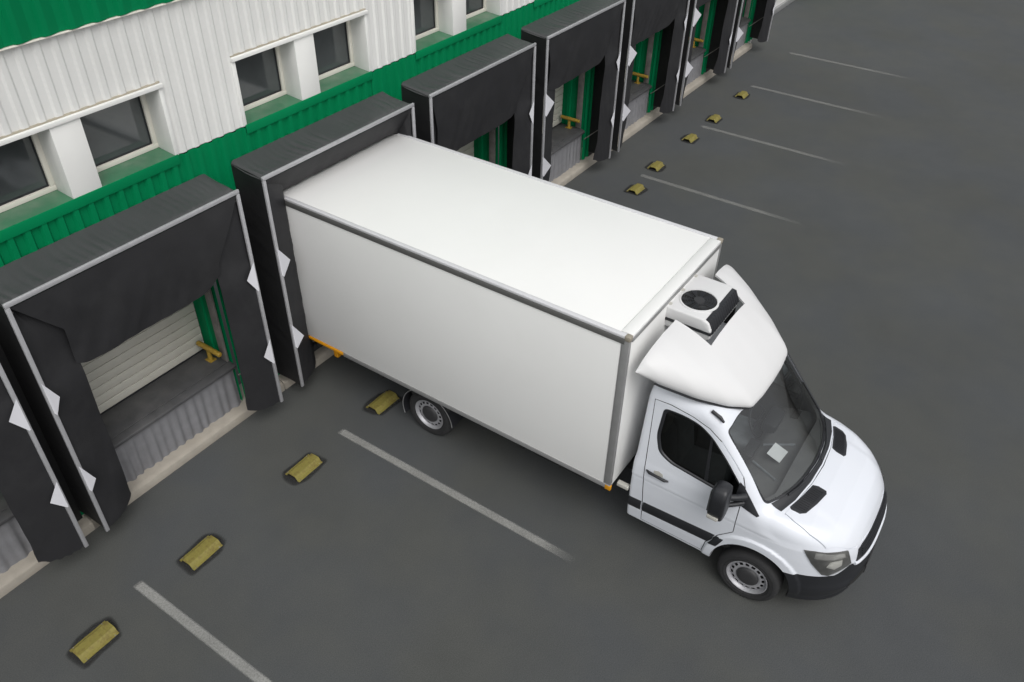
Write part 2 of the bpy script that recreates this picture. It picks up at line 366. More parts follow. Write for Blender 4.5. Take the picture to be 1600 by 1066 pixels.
# ------------------------------------------------------------------ dock levellers, guides
LAB_LEV = ['dark steel dock leveller with pleated grey skirt, cut by the left edge of the photo',
  'dark steel dock leveller with pleated skirt in the open bay left of the truck',
  'dock leveller behind the rear end of the docked truck',
  'dock leveller in the bay just beyond the truck, mostly hidden by the truck roof',
  'dock leveller with pleated skirt and yellow guide in the second bay beyond the truck',
  'dock leveller with pleated skirt in the third bay beyond the truck',
  'dock leveller with pleated skirt in the fourth bay beyond the truck',
  'dock leveller in the farthest bay at the top of the photo']
LAB_GD = ['', 'yellow guide tube on a short post left of the truck, near the white slatted door', '', '',
  'yellow guide tube in the second bay beyond the truck, large and fully visible',
  'yellow guide tube in the third bay beyond the truck', 'small yellow guide tube in the fourth bay beyond the truck']
for k in range(8):
    x = X0[k]
    lv = thing('dock_leveller', LAB_LEV[k], 'dock leveller', (x + 1.32, 0, 0), group='dock levellers along the wall')
    hw = (OPR - OPL) / 2 - .03
    boxo('platform', M['steel'], lv, -hw, hw, .045, DOORY - .012, LEV - .06, LEV, .006)
    MB().prism([(.04, LEV - .004), (.04, LEV - .06), (-.045, LEV - .085), (-.06, LEV - .07), (-.055, LEV - .035)], 'x', -hw - .02, hw + .02).build('lip', M['steel'], lv, bevel=.006)
    n = 150; sx = np.linspace(-hw, hw, n); wv = waves(3, 34, 52, k + 3)(sx); w2 = waves(3, 10, 25, k + 30)(sx)
    fold = np.tanh(1.6 * wv)
    zs = np.linspace(LEV - .06, .135, 9)
    mb = MB(); mb.grid([[(a + .012 * w * t, -.004 - .017 * f * (.35 + .65 * t) - .01 * w * t, z) for z, t in zip(zs, np.linspace(0, 1, 9))] for a, f, w in zip(sx, fold, w2)])
    mb.build('skirt', M['skirt'], lv, smooth=50)
    if k in (1, 4, 5, 6):
        gd = thing('yellow_guide', LAB_GD[k], 'guide rail', (x + OPR - .14, .22, LEV), group='yellow guides on the dock levellers')
        MB().tube([(0, .225, .19), (0, .215, .19), (0, -.2, .19), (0, -.21, .19)], [.024, .035, .035, .024], 14).build('tube', M['ochre'], gd)
        MB().tube([(0, .03, .004), (0, .03, .16)], [.032, .026], 12).build('post', M['ochre'], gd)
        boxo('foot_plate', M['ochre'], gd, -.05, .05, -.03, .09, .001, .010, .004)

# ------------------------------------------------------------------ dock shelters
LAB_SH = ['dark fabric dock shelter cut off by the left edge of the photo',
  'large dark fabric dock shelter around the open bay left of the truck',
  'dark fabric dock shelter with its curtains folded around the rear of the white truck box',
  'dark fabric dock shelter just beyond the truck, its foot hidden by the truck roof',
  'dark fabric dock shelter second beyond the truck, with a fully visible yellow guide inside',
  'dark fabric dock shelter third beyond the truck, its top cut by the photo edge',
  'dark fabric dock shelter fourth beyond the truck, with a small yellow guide inside',
  'farthest dark fabric dock shelter, at the far end of the row beside the white wall']
for k in range(8):
    x = X0[k]; sh = thing('dock_shelter', LAB_SH[k], 'dock shelter', (x, 0, 0), group='dock shelters along the wall')
    docked = k == 2
    # top cover with folds running from the wall to the frame
    nx, ny = 200, 14; sx = np.linspace(0, SW, nx); sy = np.linspace(-.036, -SD + .012, ny)
    w1, w2 = waves(8, 10, 42, 100 + k), waves(4, 3, 9, 200 + k)
    X, Y = np.meshgrid(sx, sy, indexing='ij')
    t = (Y - sy[0]) / (sy[-1] - sy[0])
    Z = SH + .004 + .055 * (1 - t) - .018 * (4 * t * (1 - t)) + (.020 * np.abs(w1(X + .10 * t + .04 * np.sin(4 * t + X))) * (.15 + .85 * t ** 1.3) * (1 - .5 * t ** 8) + .006 * w2(X) * (1 - t) * t * 4)
    edge = np.minimum(X, SW - X); Z -= .035 * np.clip(1 - edge / .05, 0, 1) ** 2
    Z[:, -1] -= .012
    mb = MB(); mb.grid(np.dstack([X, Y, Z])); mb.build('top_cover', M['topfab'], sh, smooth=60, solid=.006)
    # side covers
    for s, xe in ((0, .006), (1, SW - .006)):
        zs = np.linspace(SH - .02, SB + .01, 60); sy2 = np.linspace(-.036, -SD + .03, 8)
        w3 = waves(6, 9, 40, 300 + 2 * k + s)
        Z, Y = np.meshgrid(zs, sy2, indexing='ij'); t = (Y - sy2[0]) / (sy2[-1] - sy2[0])
        Z = Z + .05 * (1 - t) * np.clip((Z - 3.0) / .36, 0, 1)
        XX = xe + (.012 if s == 0 else -.012) * (4 * t * (1 - t)) + .006 * w3(Z + .25 * t) * (4 * t * (1 - t)) + (-.006 + .012 * (s == 0)) * (np.abs(Z - (SH - .25)) < .02)
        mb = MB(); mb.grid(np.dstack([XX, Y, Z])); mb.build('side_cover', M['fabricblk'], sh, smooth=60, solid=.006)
    if k: boxo('gap_shade_sheet', M['fabricblk'], sh, -(X0[k] - X0[k - 1] - SW) + .004, .0, -.046, -.036, .16, SH - .30, .002)  # black sheet added over the wall to stand for shade between shelters
    # aluminium edge frame
    boxo('frame_bar', M['alu'], sh, -.004, SW + .004, -SD - .010, -SD + .022, SH - .036, SH + .012, .008)
    for xe in (.018, SW - .018):
        boxo('frame_bar', M['alu'], sh, xe - .022, xe + .022, -SD - .011, -SD + .021, SB, SH - .037, .008)
    rods = [((.05, -.02, SH - .1), (.05, -SD + .03, SH - .12)), ((SW - .05, -.02, SH - .1), (SW - .05, -SD + .03, SH - .12))]
    for a, b in rods: MB().tube([a, b], .012, 8).build('brace', M['post'], sh)
    MB().tube([(SW - .22, -.03, .62), (SW - .06, -SD + .10, 1.0)], .009, 6).build('brace', M['post'], sh)
    # head curtain
    ns, nv = 56, 30; S, V = np.meshgrid(np.linspace(0, 1, ns), np.linspace(0, 1, nv), indexing='ij')
    wa, wb = waves(4, 2, 7, 400 + k), waves(5, 6, 16, 500 + k)
    zt = SH - .05
    if not docked:
        zb0 = [2.38, 2.36, 0, 2.33, 2.40, 2.36, 2.38, 2.36][k]
        rr = [.12, .16, 0, .10, .22, .16, .2, .15][k]
        xl = .04 + (.37 if k < 3 else .12) * np.clip(V / .52, 0, 1); xr = SW - .04 - .38 * np.clip(V / .85, 0, 1) ** 1.1
        xx = xl + (xr - xl) * S
        drop = (zt - zb0) - rr * (np.clip((S - .80) / .20, 0, 1) ** 2.4) - .35 * rr * (np.clip((.12 - S) / .12, 0, 1) ** 2.4) + .003 * wa(S * 6)
        zz = zt - V * drop
        yy = -SD + .004 + .045 * V ** 1.6 + .008 * wa(xx * 1.3 + V) * V + .006 * wb(xx * 2 + .9 * V) * V - .012 * np.sin(math.pi * V) * np.sin(math.pi * S)
    else:
        xx = .04 + (SW - .08) * S
        vv = np.clip(V / .62, 0, 1); v2 = np.clip((V - .62) / .38, 0, 1)
        ztop = 2.985; inside = sstep(S, .05, .16) * sstep(S, .985, .93)
        zz = zt - vv * (zt - ztop) - v2 * (.02 * inside + .5 * (1 - inside)) + .006 * wb(xx * 2) * vv
        yy = -SD + .004 + .20 * vv ** 1.3 + .28 * v2 * inside + .006 * wb(xx * 2 + 1) * vv
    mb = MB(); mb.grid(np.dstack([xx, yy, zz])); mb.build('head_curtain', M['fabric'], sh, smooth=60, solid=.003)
    # side curtains
    for s in (0, 1):
        wc, wd = waves(4, 1.5, 5, 600 + 2 * k + s), waves(5, 4, 10, 700 + 2 * k + s)
        S, V = np.meshgrid(np.linspace(0, 1, 16), np.linspace(0, 1, 46), indexing='ij')
        zt2 = SH - .07
        if not docked:
            wdt = .06 + .36 * sstep(V, .0, .18) + .010 * wc(V * 3) * sstep(V, .2, .5)
            inn = wdt * S
            zbm = SB + .015 + .09 * S ** 4 + .01 * wd(S * 3)
            zz = zt2 + (zbm - zt2) * V
            yy = -SD + .018 + .05 * S + .03 * S * S * sstep(V, .2, .8) + .007 * wc(V * 4 + S) * S + .003 * wd(V * 5 + 3 * S) + .05 * S ** 3 * sstep(V, .85, 1.) + .03 * sstep(V, .36, .26)
        else:
            gap = (6.308 - x if s == 0 else (x + SW) - 8.518) - .008
            a = .03 + (gap - .03) * np.clip(S / .55, 0, 1) ** .8
            inn = a + .008 * wd(V * 8 + 3 * S) * np.clip(S / .3, 0, 1) * np.clip((.8 - S) / .3, 0, 1)
            below = sstep(zt2 + (SB - zt2) * V, .86, .74)
            inn = inn + below * .10 * np.clip((S - .5) * 2, 0, 1)
            zz = zt2 + (SB + .02 - zt2) * V
            yy = -SD + .018 + .10 * np.clip(S / .55, 0, 1) + .30 * np.clip((S - .5) / .5, 0, 1) * (1 - .7 * below)
        xx = (.034 + inn) if s == 0 else (SW - .034 - inn)
        mb = MB(); mb.grid(np.dstack([xx, yy, zz])); mb.build('side_curtain', M['fabric'], sh, smooth=60, solid=.006)
        for zt_, zm_, zb_ in ((2.46, 2.25, 2.06), (1.32, 1.10, .94)):
            xo = .012 if s == 0 else SW - .012
            if s == 0:   # flap bent forward out of the curtain plane
                yb = -SD - .013; q = [(xo, yb, zt_), (xo + .055, yb - .135, zm_ + .075), (xo + .012, yb - .02, zb_), (xo, yb, zb_ + .02)]
            else:
                yb = -SD - .013; q = [(xo, yb, zt_), (xo - .14, yb - .004, zm_ + .03), (xo - .015, yb, zb_), (xo, yb, zb_)]
            mk = MB().add(q + [(a + .004, b + .006, c_) for a, b, c_ in q], [(0, 1, 2, 3), (7, 6, 5, 4), (0, 4, 5, 1), (1, 5, 6, 2), (2, 6, 7, 3), (3, 7, 4, 0)])
            mk.build('diamond_marker', M['marker'], sh)

# ------------------------------------------------------------------ wheel stops
STOPS = [(2.144, -1.43, 'yellow wheel stop in the lower left corner, nearest to the camera'),
 (3.49, -1.43, 'yellow wheel stop beside the upper end of the leftmost white line'),
 (5.07, -1.44, 'yellow wheel stop just left of the upper end of the white line beside the truck'),
 (6.55, -1.44, 'yellow wheel stop beside the rear wheel of the truck'),
 (14.11, -1.40, 'yellow wheel stop just beyond the truck roof, below the first far white line'),
 (15.25, -1.27, 'yellow wheel stop just above the first far white line beyond the truck'),
 (16.93, -1.27, 'yellow wheel stop just below the second far white line beyond the truck'),
 (18.25, -1.27, 'yellow wheel stop just above the second far white line beyond the truck'),
 (20.0, -1.25, 'smallest and farthest yellow wheel stop, beside the third far white line')]
for i, (x, y, lab) in enumerate(STOPS):
    st = thing('wheel_stop', lab, 'wheel stop', (x, y, 0), rotz=rng.uniform(-.04, .04), group='yellow wheel stops on the asphalt')
    hl = .205 if x < 10 else .17
    n = 14; xs = np.linspace(-hl, hl, n); w = waves(3, 8, 25, 900 + i)(xs)
    prof = [(-.122, .007), (-.090, .010), (-.066, .052), (-.054, .062), (.050, .060), (.064, .050), (.088, .010), (.122, .007)]
    mb = MB(); mb.grid([[(a, b + .003 * ww, c + .003 * ww * (c > .02)) for b, c in prof] for a, ww in zip(xs, w)])
    mb.build('ridge', M['yellow'], st, smooth=22, solid=.006)
    for sx in (-.8, .8):
        for sy in (-.112, .112): MB().lathe([(.010, .001), (.0165, .007), (.010, .011)], (sx * hl, sy, 0), 'z', 8).build('bolt', M['post'], st)
    a = np.linspace(0, 2 * math.pi, 28, endpoint=True); rr = np.linspace(0, 1, 8); wr = waves(4, 1, 5, 950 + i)
    c_, s_ = np.cos(a), np.sin(a); ex = np.sign(c_) * np.abs(c_) ** .5 * (hl + .065); ey = np.sign(s_) * np.abs(s_) ** .5 * .195
    blob = 1 + .07 * np.sin(2 * a + i) + .05 * np.sin(5 * a + 2 * i)
    Pg = [[(r * ex[j] * blob[j], r * ey[j] * blob[j]) for r in rr] for j in range(len(a))]
    wear_sheet('stain', Pg, [[1.15 * min(1, (1 - r) / .20) for r in rr] for j in range(len(a))], M['stain'], st, .004)

# ================================================================== truck
# local frame: +Y forward, +X the side the camera sees, origin on the ground below the front axle
BW, BF, BR, BZ0, BZ1, WB = 1.1046, -1.623, -6.46, .82, 2.946, 4.325
tk = thing('box_truck', 'white refrigerated box truck backed into the loading dock', 'truck', (7.413, -6.667, 0), math.pi)

# ---- cab surface as a smooth field
def smax(a, b, k):
    h = np.maximum(k - np.abs(a - b), 0) / k; return np.maximum(a, b) + h * h * k * .25
def smin(a, b, k): return -smax(-a, -b, k)
def cab(X, F, Z):
    a = np.abs(X)
    wz = np.interp(Z, [.2, .4, .55, .9, 1.06, 1.13, 1.4, 1.6], [.93, .955, .972, .985, .985, .972, .945, .92])
    r = np.hypot(F / .92, Z - .40)
    wz = wz + .024 * sstep(r, .585, .555) * sstep(r, .40, .44) * sstep(Z, .30, .45)
    L = 1.185 - .35 * np.maximum(Z - .62, 0) ** 2 - .5 * np.maximum(.42 - Z, 0) ** 2
    L = L + .028 * np.exp(-((Z - .50) / .07) ** 2) - .02 * np.exp(-((Z - .34) / .04) ** 2)
    u = np.maximum(F + .2, 0) / L
    dpl = (u ** 2.8 + (a / wz) ** 2.8) ** (1 / 2.8) - 1
    zh = np.interp(F, [-.6, .0, .2, .4, .6, .75, .85, .95, 1.1], [1.46, 1.43, 1.405, 1.365, 1.30, 1.225, 1.15, 1.03, .80])
    zh = zh - .075 * (a / .8) ** 2 + .010 * sstep(a, .62, .52) * sstep(F, .1, .3)
    dh = (Z - zh) * np.interp(F, [.2, .6, .85, 1.], [.98, .93, .75, .6])
    low = smax(dpl, dh, .13); low = smax(low, -1.45 - F, .03)
    low = smax(low, .385 - .165 * sstep(F, .2, .3) - Z, .03 + .07 * sstep(F, .2, .4))
    ws = np.interp(Z, [1.0, 1.3, 1.6, 2.0, 2.4], [.99, .962, .925, .872, .815])
    ds = (a - ws) * .99
    c = .25 - .15 * np.clip((Z - 1.4) / .8, 0, 1)
    dw = .698 * (F + c * (a / .8) ** 2 - .2) + .716 * (Z - 1.42)
    dr = Z - (2.285 - .05 * (a / .8) ** 2)
    gh = smax(smax(ds, dw, .12), dr, .13); gh = smax(gh, -1.45 - F, .05); gh = smax(gh, 1.1 - Z, .03)
    return smin(low, gh, .035)
def grad(fn, P, e=1.5e-3):
    x, y, z = P.T
    g = np.stack([fn(x + e, y, z) - fn(x - e, y, z), fn(x, y + e, z) - fn(x, y - e, z), fn(x, y, z + e) - fn(x, y, z - e)], 1) / (2 * e)
    return g
def project(fn, P, off=0., it=6):
    P = np.array(P, float)
    for _ in range(it):
        g = grad(fn, P); s = fn(*P.T) - off
        P -= np.clip(s / np.maximum((g * g).sum(1), .2), -.05, .05)[:, None] * g
    return P
def unit(g): return g / np.maximum(np.linalg.norm(g, axis=1, keepdims=True), 1e-6)
def nets(fn, lo, hi, h, proj=True):
    ax = [np.arange(a, b + h, h) for a, b in zip(lo, hi)]
    G = np.meshgrid(*ax, indexing='ij'); V = fn(*G); I = V < 0
    nx, ny, nz = V.shape
    sh = [(i, j, k) for i in (0, 1) for j in (0, 1) for k in (0, 1)]
    sl = lambda A, o: A[o[0]:nx - 1 + o[0], o[1]:ny - 1 + o[1], o[2]:nz - 1 + o[2]]
    cnt = sum(sl(I, o).astype(int) for o in sh); act = (cnt > 0) & (cnt < 8)
    idx = -np.ones(act.shape, int); idx[act] = np.arange(act.sum())
    base = np.argwhere(act); acc = np.zeros((len(base), 3)); num = np.zeros(len(base))
    cv = {o: sl(V, o)[act] for o in sh}
    for o in sh:
        for d in range(3):
            if o[d] == 0:
                q = list(o); q[d] = 1; q = tuple(q); a, b = cv[o], cv[q]; cr = (a < 0) != (b < 0)
                t = np.where(cr, a / np.where(cr, a - b, 1), 0)
                p = np.tile(np.array(o, float), (len(base), 1)); p[:, d] += t
                acc += p * cr[:, None]; num += cr
    Pv = np.array(lo) + (base + acc / num[:, None]) * h
    if proj: Pv = project(fn, Pv, it=3)
    Fc = []
    for d in range(3):
        e1, e2 = [(1, 2), (2, 0), (0, 1)][d]
        A = np.moveaxis(I, d, 0); cr = A[:-1] != A[1:]
        w = np.argwhere(np.moveaxis(cr, 0, d))
        dirn = I[tuple(w.T)]
        ok = (w[:, e1] > 0) & (w[:, e2] > 0) & (w[:, e1] < I.shape[e1] - 1) & (w[:, e2] < I.shape[e2] - 1); w = w[ok]; dirn = dirn[ok]
        def cell(a, b):
            c = w.copy(); c[:, e1] -= a; c[:, e2] -= b; return idx[tuple(c.T)]
        q = np.stack([cell(1, 1), cell(0, 1), cell(0, 0), cell(1, 0)], 1)
        q[~dirn] = q[~dirn][:, ::-1]; Fc.append(q)
    return Pv, np.concatenate(Fc)
def raw(name, v, f):
    me = bpy.data.meshes.new(name); me.from_pydata(np.asarray(v).tolist(), [], np.asarray(f).tolist()); me.update()
    o = bpy.data.objects.new(name, me); COL.objects.link(o); return o
def cutter(mb):
    me = mesh('cutter', mb.v, mb.f); bm = bmesh.new(); bm.from_mesh(me); bmesh.ops.recalc_face_normals(bm, faces=bm.faces)
    bmesh.ops.triangulate(bm, faces=bm.faces); bm.to_mesh(me); bm.free()
    o = bpy.data.objects.new('cutter', me); COL.objects.link(o); return o
def boolean(o, cut, op='DIFFERENCE', keep=False):
    md = o.modifiers.new('b', 'BOOLEAN'); md.operation = op; md.object = cut
    md.solver = 'MANIFOLD'
    bpy.context.view_layer.update(); dg = bpy.context.evaluated_depsgraph_get()
    me = bpy.data.meshes.new_from_object(o.evaluated_get(dg))
    if len(me.polygons) == 0 or len(me.polygons) == len(o.data.polygons):
        md.solver = 'EXACT'; bpy.context.view_layer.update(); dg = bpy.context.evaluated_depsgraph_get()
        me = bpy.data.meshes.new_from_object(o.evaluated_get(dg))
    o.modifiers.clear(); old = o.data; o.data = me; bpy.data.meshes.remove(old)
    if not keep: bpy.data.objects.remove(cut)
    return o
def copyo(o):
    c = o.copy(); c.data = o.data.copy(); COL.objects.link(c); return c
def roundpoly(P, r, n=5):
    """round the corners of a 2-d polygon; r one radius or one per corner"""
    P = [np.array(p, float) for p in P]; out = []; N = len(P); rs = r if isinstance(r, (list, tuple)) else [r] * N
    for i in range(N):
        a, b, c = P[i - 1], P[i], P[(i + 1) % N]; d1, d2 = a - b, c - b; l1, l2 = np.linalg.norm(d1), np.linalg.norm(d2)
        q = min(rs[i], .45 * l1, .45 * l2)
        if q < 1e-4: out.append(b); continue
        p0, p1 = b + d1 / l1 * q, b + d2 / l2 * q
        for t in np.linspace(0, 1, n): out.append((1 - t) ** 2 * p0 + 2 * t * (1 - t) * b + t * t * p1)
    return out
def finish(o, name, material, fn, parent, inner=None):
    """parent a boolean result, give the outer skin exact normals and the inner faces the cabin trim"""
    me = o.data; me.name = name; o.name = name; me.materials.clear(); me.materials.append(material)
    if inner: me.materials.append(inner)
    nv, npol = len(me.vertices), len(me.polygons)
    co = np.empty(nv * 3); me.vertices.foreach_get('co', co); co = co.reshape(-1, 3)
    fnrm = np.empty(npol * 3); me.polygons.foreach_get('normal', fnrm); fnrm = fnrm.reshape(-1, 3)
    cen = np.empty(npol * 3); me.polygons.foreach_get('center', cen); cen = cen.reshape(-1, 3)
    s = fn(*co.T); g = unit(grad(fn, co, .006)); on = np.abs(s) < .006
    lv = np.empty(len(me.loops), int); me.loops.foreach_get('vertex_index', lv)
    tot = np.empty(npol, int); me.polygons.foreach_get('loop_total', tot); lp = np.repeat(np.arange(npol), tot)
    ok = on[lv] & ((fnrm[lp] * g[lv]).sum(1) > .8)
    N = np.where(ok[:, None], g[lv], fnrm[lp])
    if inner:
        mi = ((fn(*cen.T) < -.008) & ((cen[:, 1] < -.02) | (cen[:, 2] > 1.36))).astype(np.int32); me.polygons.foreach_set('material_index', mi)
    me.shade_smooth(); me.normals_split_custom_set(N.tolist()); me.update()
    o.parent = parent; return o
def mirror_pts(P): return [(-x, y, z) for x, y, z in P]
def decal(name, P3, material, parent, off=.004, depth=.0, rings=5, sub=6, fn=cab, sm=50, thick=.006):
    """solid patch lying on the cab surface inside the closed 3-d outline P3"""
    P3 = np.array(P3, float); B = []
    for i in range(len(P3)):
        for t in np.linspace(0, 1, sub, endpoint=False): B.append(P3[i] * (1 - t) + P3[(i + 1) % len(P3)] * t)
    B = np.array(B); c = B.mean(0); rr = np.linspace(1, 0.0, rings + 1)
    rows = [project(fn, c + (B - c) * r if r > 0 else np.tile(c, (len(B), 1)), off) for r in rr]
    under = project(fn, B, off - thick)
    G = np.array([under] + rows)
    mb = MB(); mb.grid(G.transpose(1, 0, 2), closed_u=True)
    return mb.build(name, material, parent, smooth=sm, weld=True)

LO, HI = (-1.12, -1.56, .10), (1.12, 1.10, 2.42)
def zbump(F, a): return np.interp(a, [.50, .60, .72, 1.0], [.835, .845, .745, .715])
def body_f(X, F, Z): return np.maximum(cab(X, F, Z), np.where(F > .2, zbump(F, np.abs(X)) - Z, -1.))
vb, fb = nets(cab, LO, HI, .02)
full = raw('cab_full', vb, fb)
# cavity behind the panels
vi, fi = nets(lambda X, F, Z: np.maximum(np.maximum(cab(X, F, Z) + .05, .55 - Z), np.maximum(F + .02, -1.39 - F)), LO, HI, .03, False)
boolean(full, raw('cavity', vi, fi))
# engine bay hollow is not needed; wheel arches
arch = [(.43 * math.cos(t), .40 + (.475 if math.sin(t) > 0 else .6) * math.sin(t)) for t in np.linspace(0, 2 * math.pi, 56, endpoint=False)]
for s in (-1, 1): boolean(full, cutter(MB().prism(arch, 'x', *sorted((s * .58, s * 1.3)))))
# windscreen opening
ws_out = [(-.845, 1.395), (-.60, 1.405), (-.3, 1.434), (0, 1.444), (.3, 1.434), (.60, 1.405), (.845, 1.395), (.80, 2.075), (.60, 2.13), (0, 2.165), (-.60, 2.13), (-.80, 2.075)]
boolean(full, cutter(MB().prism(roundpoly(ws_out, .05), 'y', -.85, .45)))
# side window openings
sw_out = [(-1.245, 2.055), (-1.05, 2.07), (-.86, 2.045), (-.715, 1.965), (-.53, 1.79), (-.315, 1.545), (-.315, 1.37), (-.62, 1.405), (-1.06, 1.455), (-1.20, 1.53), (-1.258, 1.72)]
swr = roundpoly(sw_out, [.05, .08, .08, .08, .05, .03, .03, .1, .06, .06, .06])
for s in (-1, 1): boolean(full, cutter(MB().prism(swr, 'x', *sorted((s * .55, s * 1.2)))))
# bumper split
def zb_cut(lo, hi, dz):
    """closed volume below (lo..) the bumper line for F > .2"""
    a = np.linspace(-1.3, 1.3, 105); zz = zbump(0, np.abs(a)) + dz
    poly = [(-1.3, lo)] + [(x, z) for x, z in zip(a, zz)] + [(1.3, lo)] if lo < .5 else None
    return MB().prism(poly, 'y', .2, 1.3)
bump = copyo(full)
boolean(bump, cutter(zb_cut(-.2, 0, -.006)), 'INTERSECT')
boolean(full, cutter(zb_cut(-.2, 0, .0)))
# headlight and grille recesses
hl3 = [(.905, .425, 1.095), (.86, .521, 1.098), (.813, .605, 1.088), (.628, .782, 1.060), (.606, .837, .921), (.592, .858, .862), (.688, .793, .812), (.762, .714, .758), (.818, .646, .785), (.876, .529, .935)]
# hood
hood_xy = [(-.80, .135), (-.825, .25), (-.835, .42), (-.80, .60), (-.62, .785), (-.49, .862), (0, .93), (.49, .862), (.62, .785), (.80, .60), (.835, .42), (.825, .25), (.80, .135), (.6, .185), (.3, .235), (0, .25), (-.3, .235), (-.6, .185)]
hood_xy = [np.array(p) for p in hood_xy]
hc = np.array([0, .5]); hin = [p + (hc - p) / np.linalg.norm(hc - p) * .009 for p in hood_xy]
hood = copyo(full)
boolean(hood, cutter(MB().prism(hin, 'z', 1.035, 1.6)), 'INTERSECT')
boolean(full, cutter(MB().prism(hood_xy, 'z', 1.035, 1.6)))
bay = raw('engine_bay_cover', vb, fb)
# doors
door_out = [(-1.268, .43), (-1.270, .60), (-1.322, 1.25), (-1.375, 2.125), (-1.19, 2.135), (-.95, 2.11), (-.76, 2.06), (-.613, 1.965), (-.451, 1.80), (-.318, 1.65), (-.272, 1.55), (-.262, 1.32), (-.255, .955), (-.395, .80), (-.505, .60), (-.53, .43)]
dn = [np.array(p) for p in door_out]
def inset(P, d):
    out = []
    for i in range(len(P)):
        a, b, c = P[i - 1], P[i], P[(i + 1) % len(P)]
        n1 = np.array([-(b - a)[1], (b - a)[0]]); n2 = np.array([-(c - b)[1], (c - b)[0]])
        n1 = n1 / np.linalg.norm(n1); n2 = n2 / np.linalg.norm(n2); n = n1 + n2; n = n / max(np.linalg.norm(n), .5)
        out.append(b + n * d)
    return out
ar = sum(a[0] * b[1] - b[0] * a[1] for a, b in zip(dn, dn[1:] + dn[:1]))
din = inset(dn, .009 if ar > 0 else -.009)
doors = []
for s in (1, -1):
    d = copyo(full)
    boolean(d, cutter(MB().prism(din, 'x', *sorted((s * .70, s * 1.2)))), 'INTERSECT')
    boolean(full, cutter(MB().prism(dn, 'x', *sorted((s * .70, s * 1.2)))))
    doors.append(d)
bpy.data.objects.remove(bay)
finish(full, 'cab_body', M['paint'], cab, tk, M['cabin'])
finish(hood, 'hood', M['paint'], cab, tk, M['under'])
finish(bump, 'bumper', M['plastic'], cab, tk)
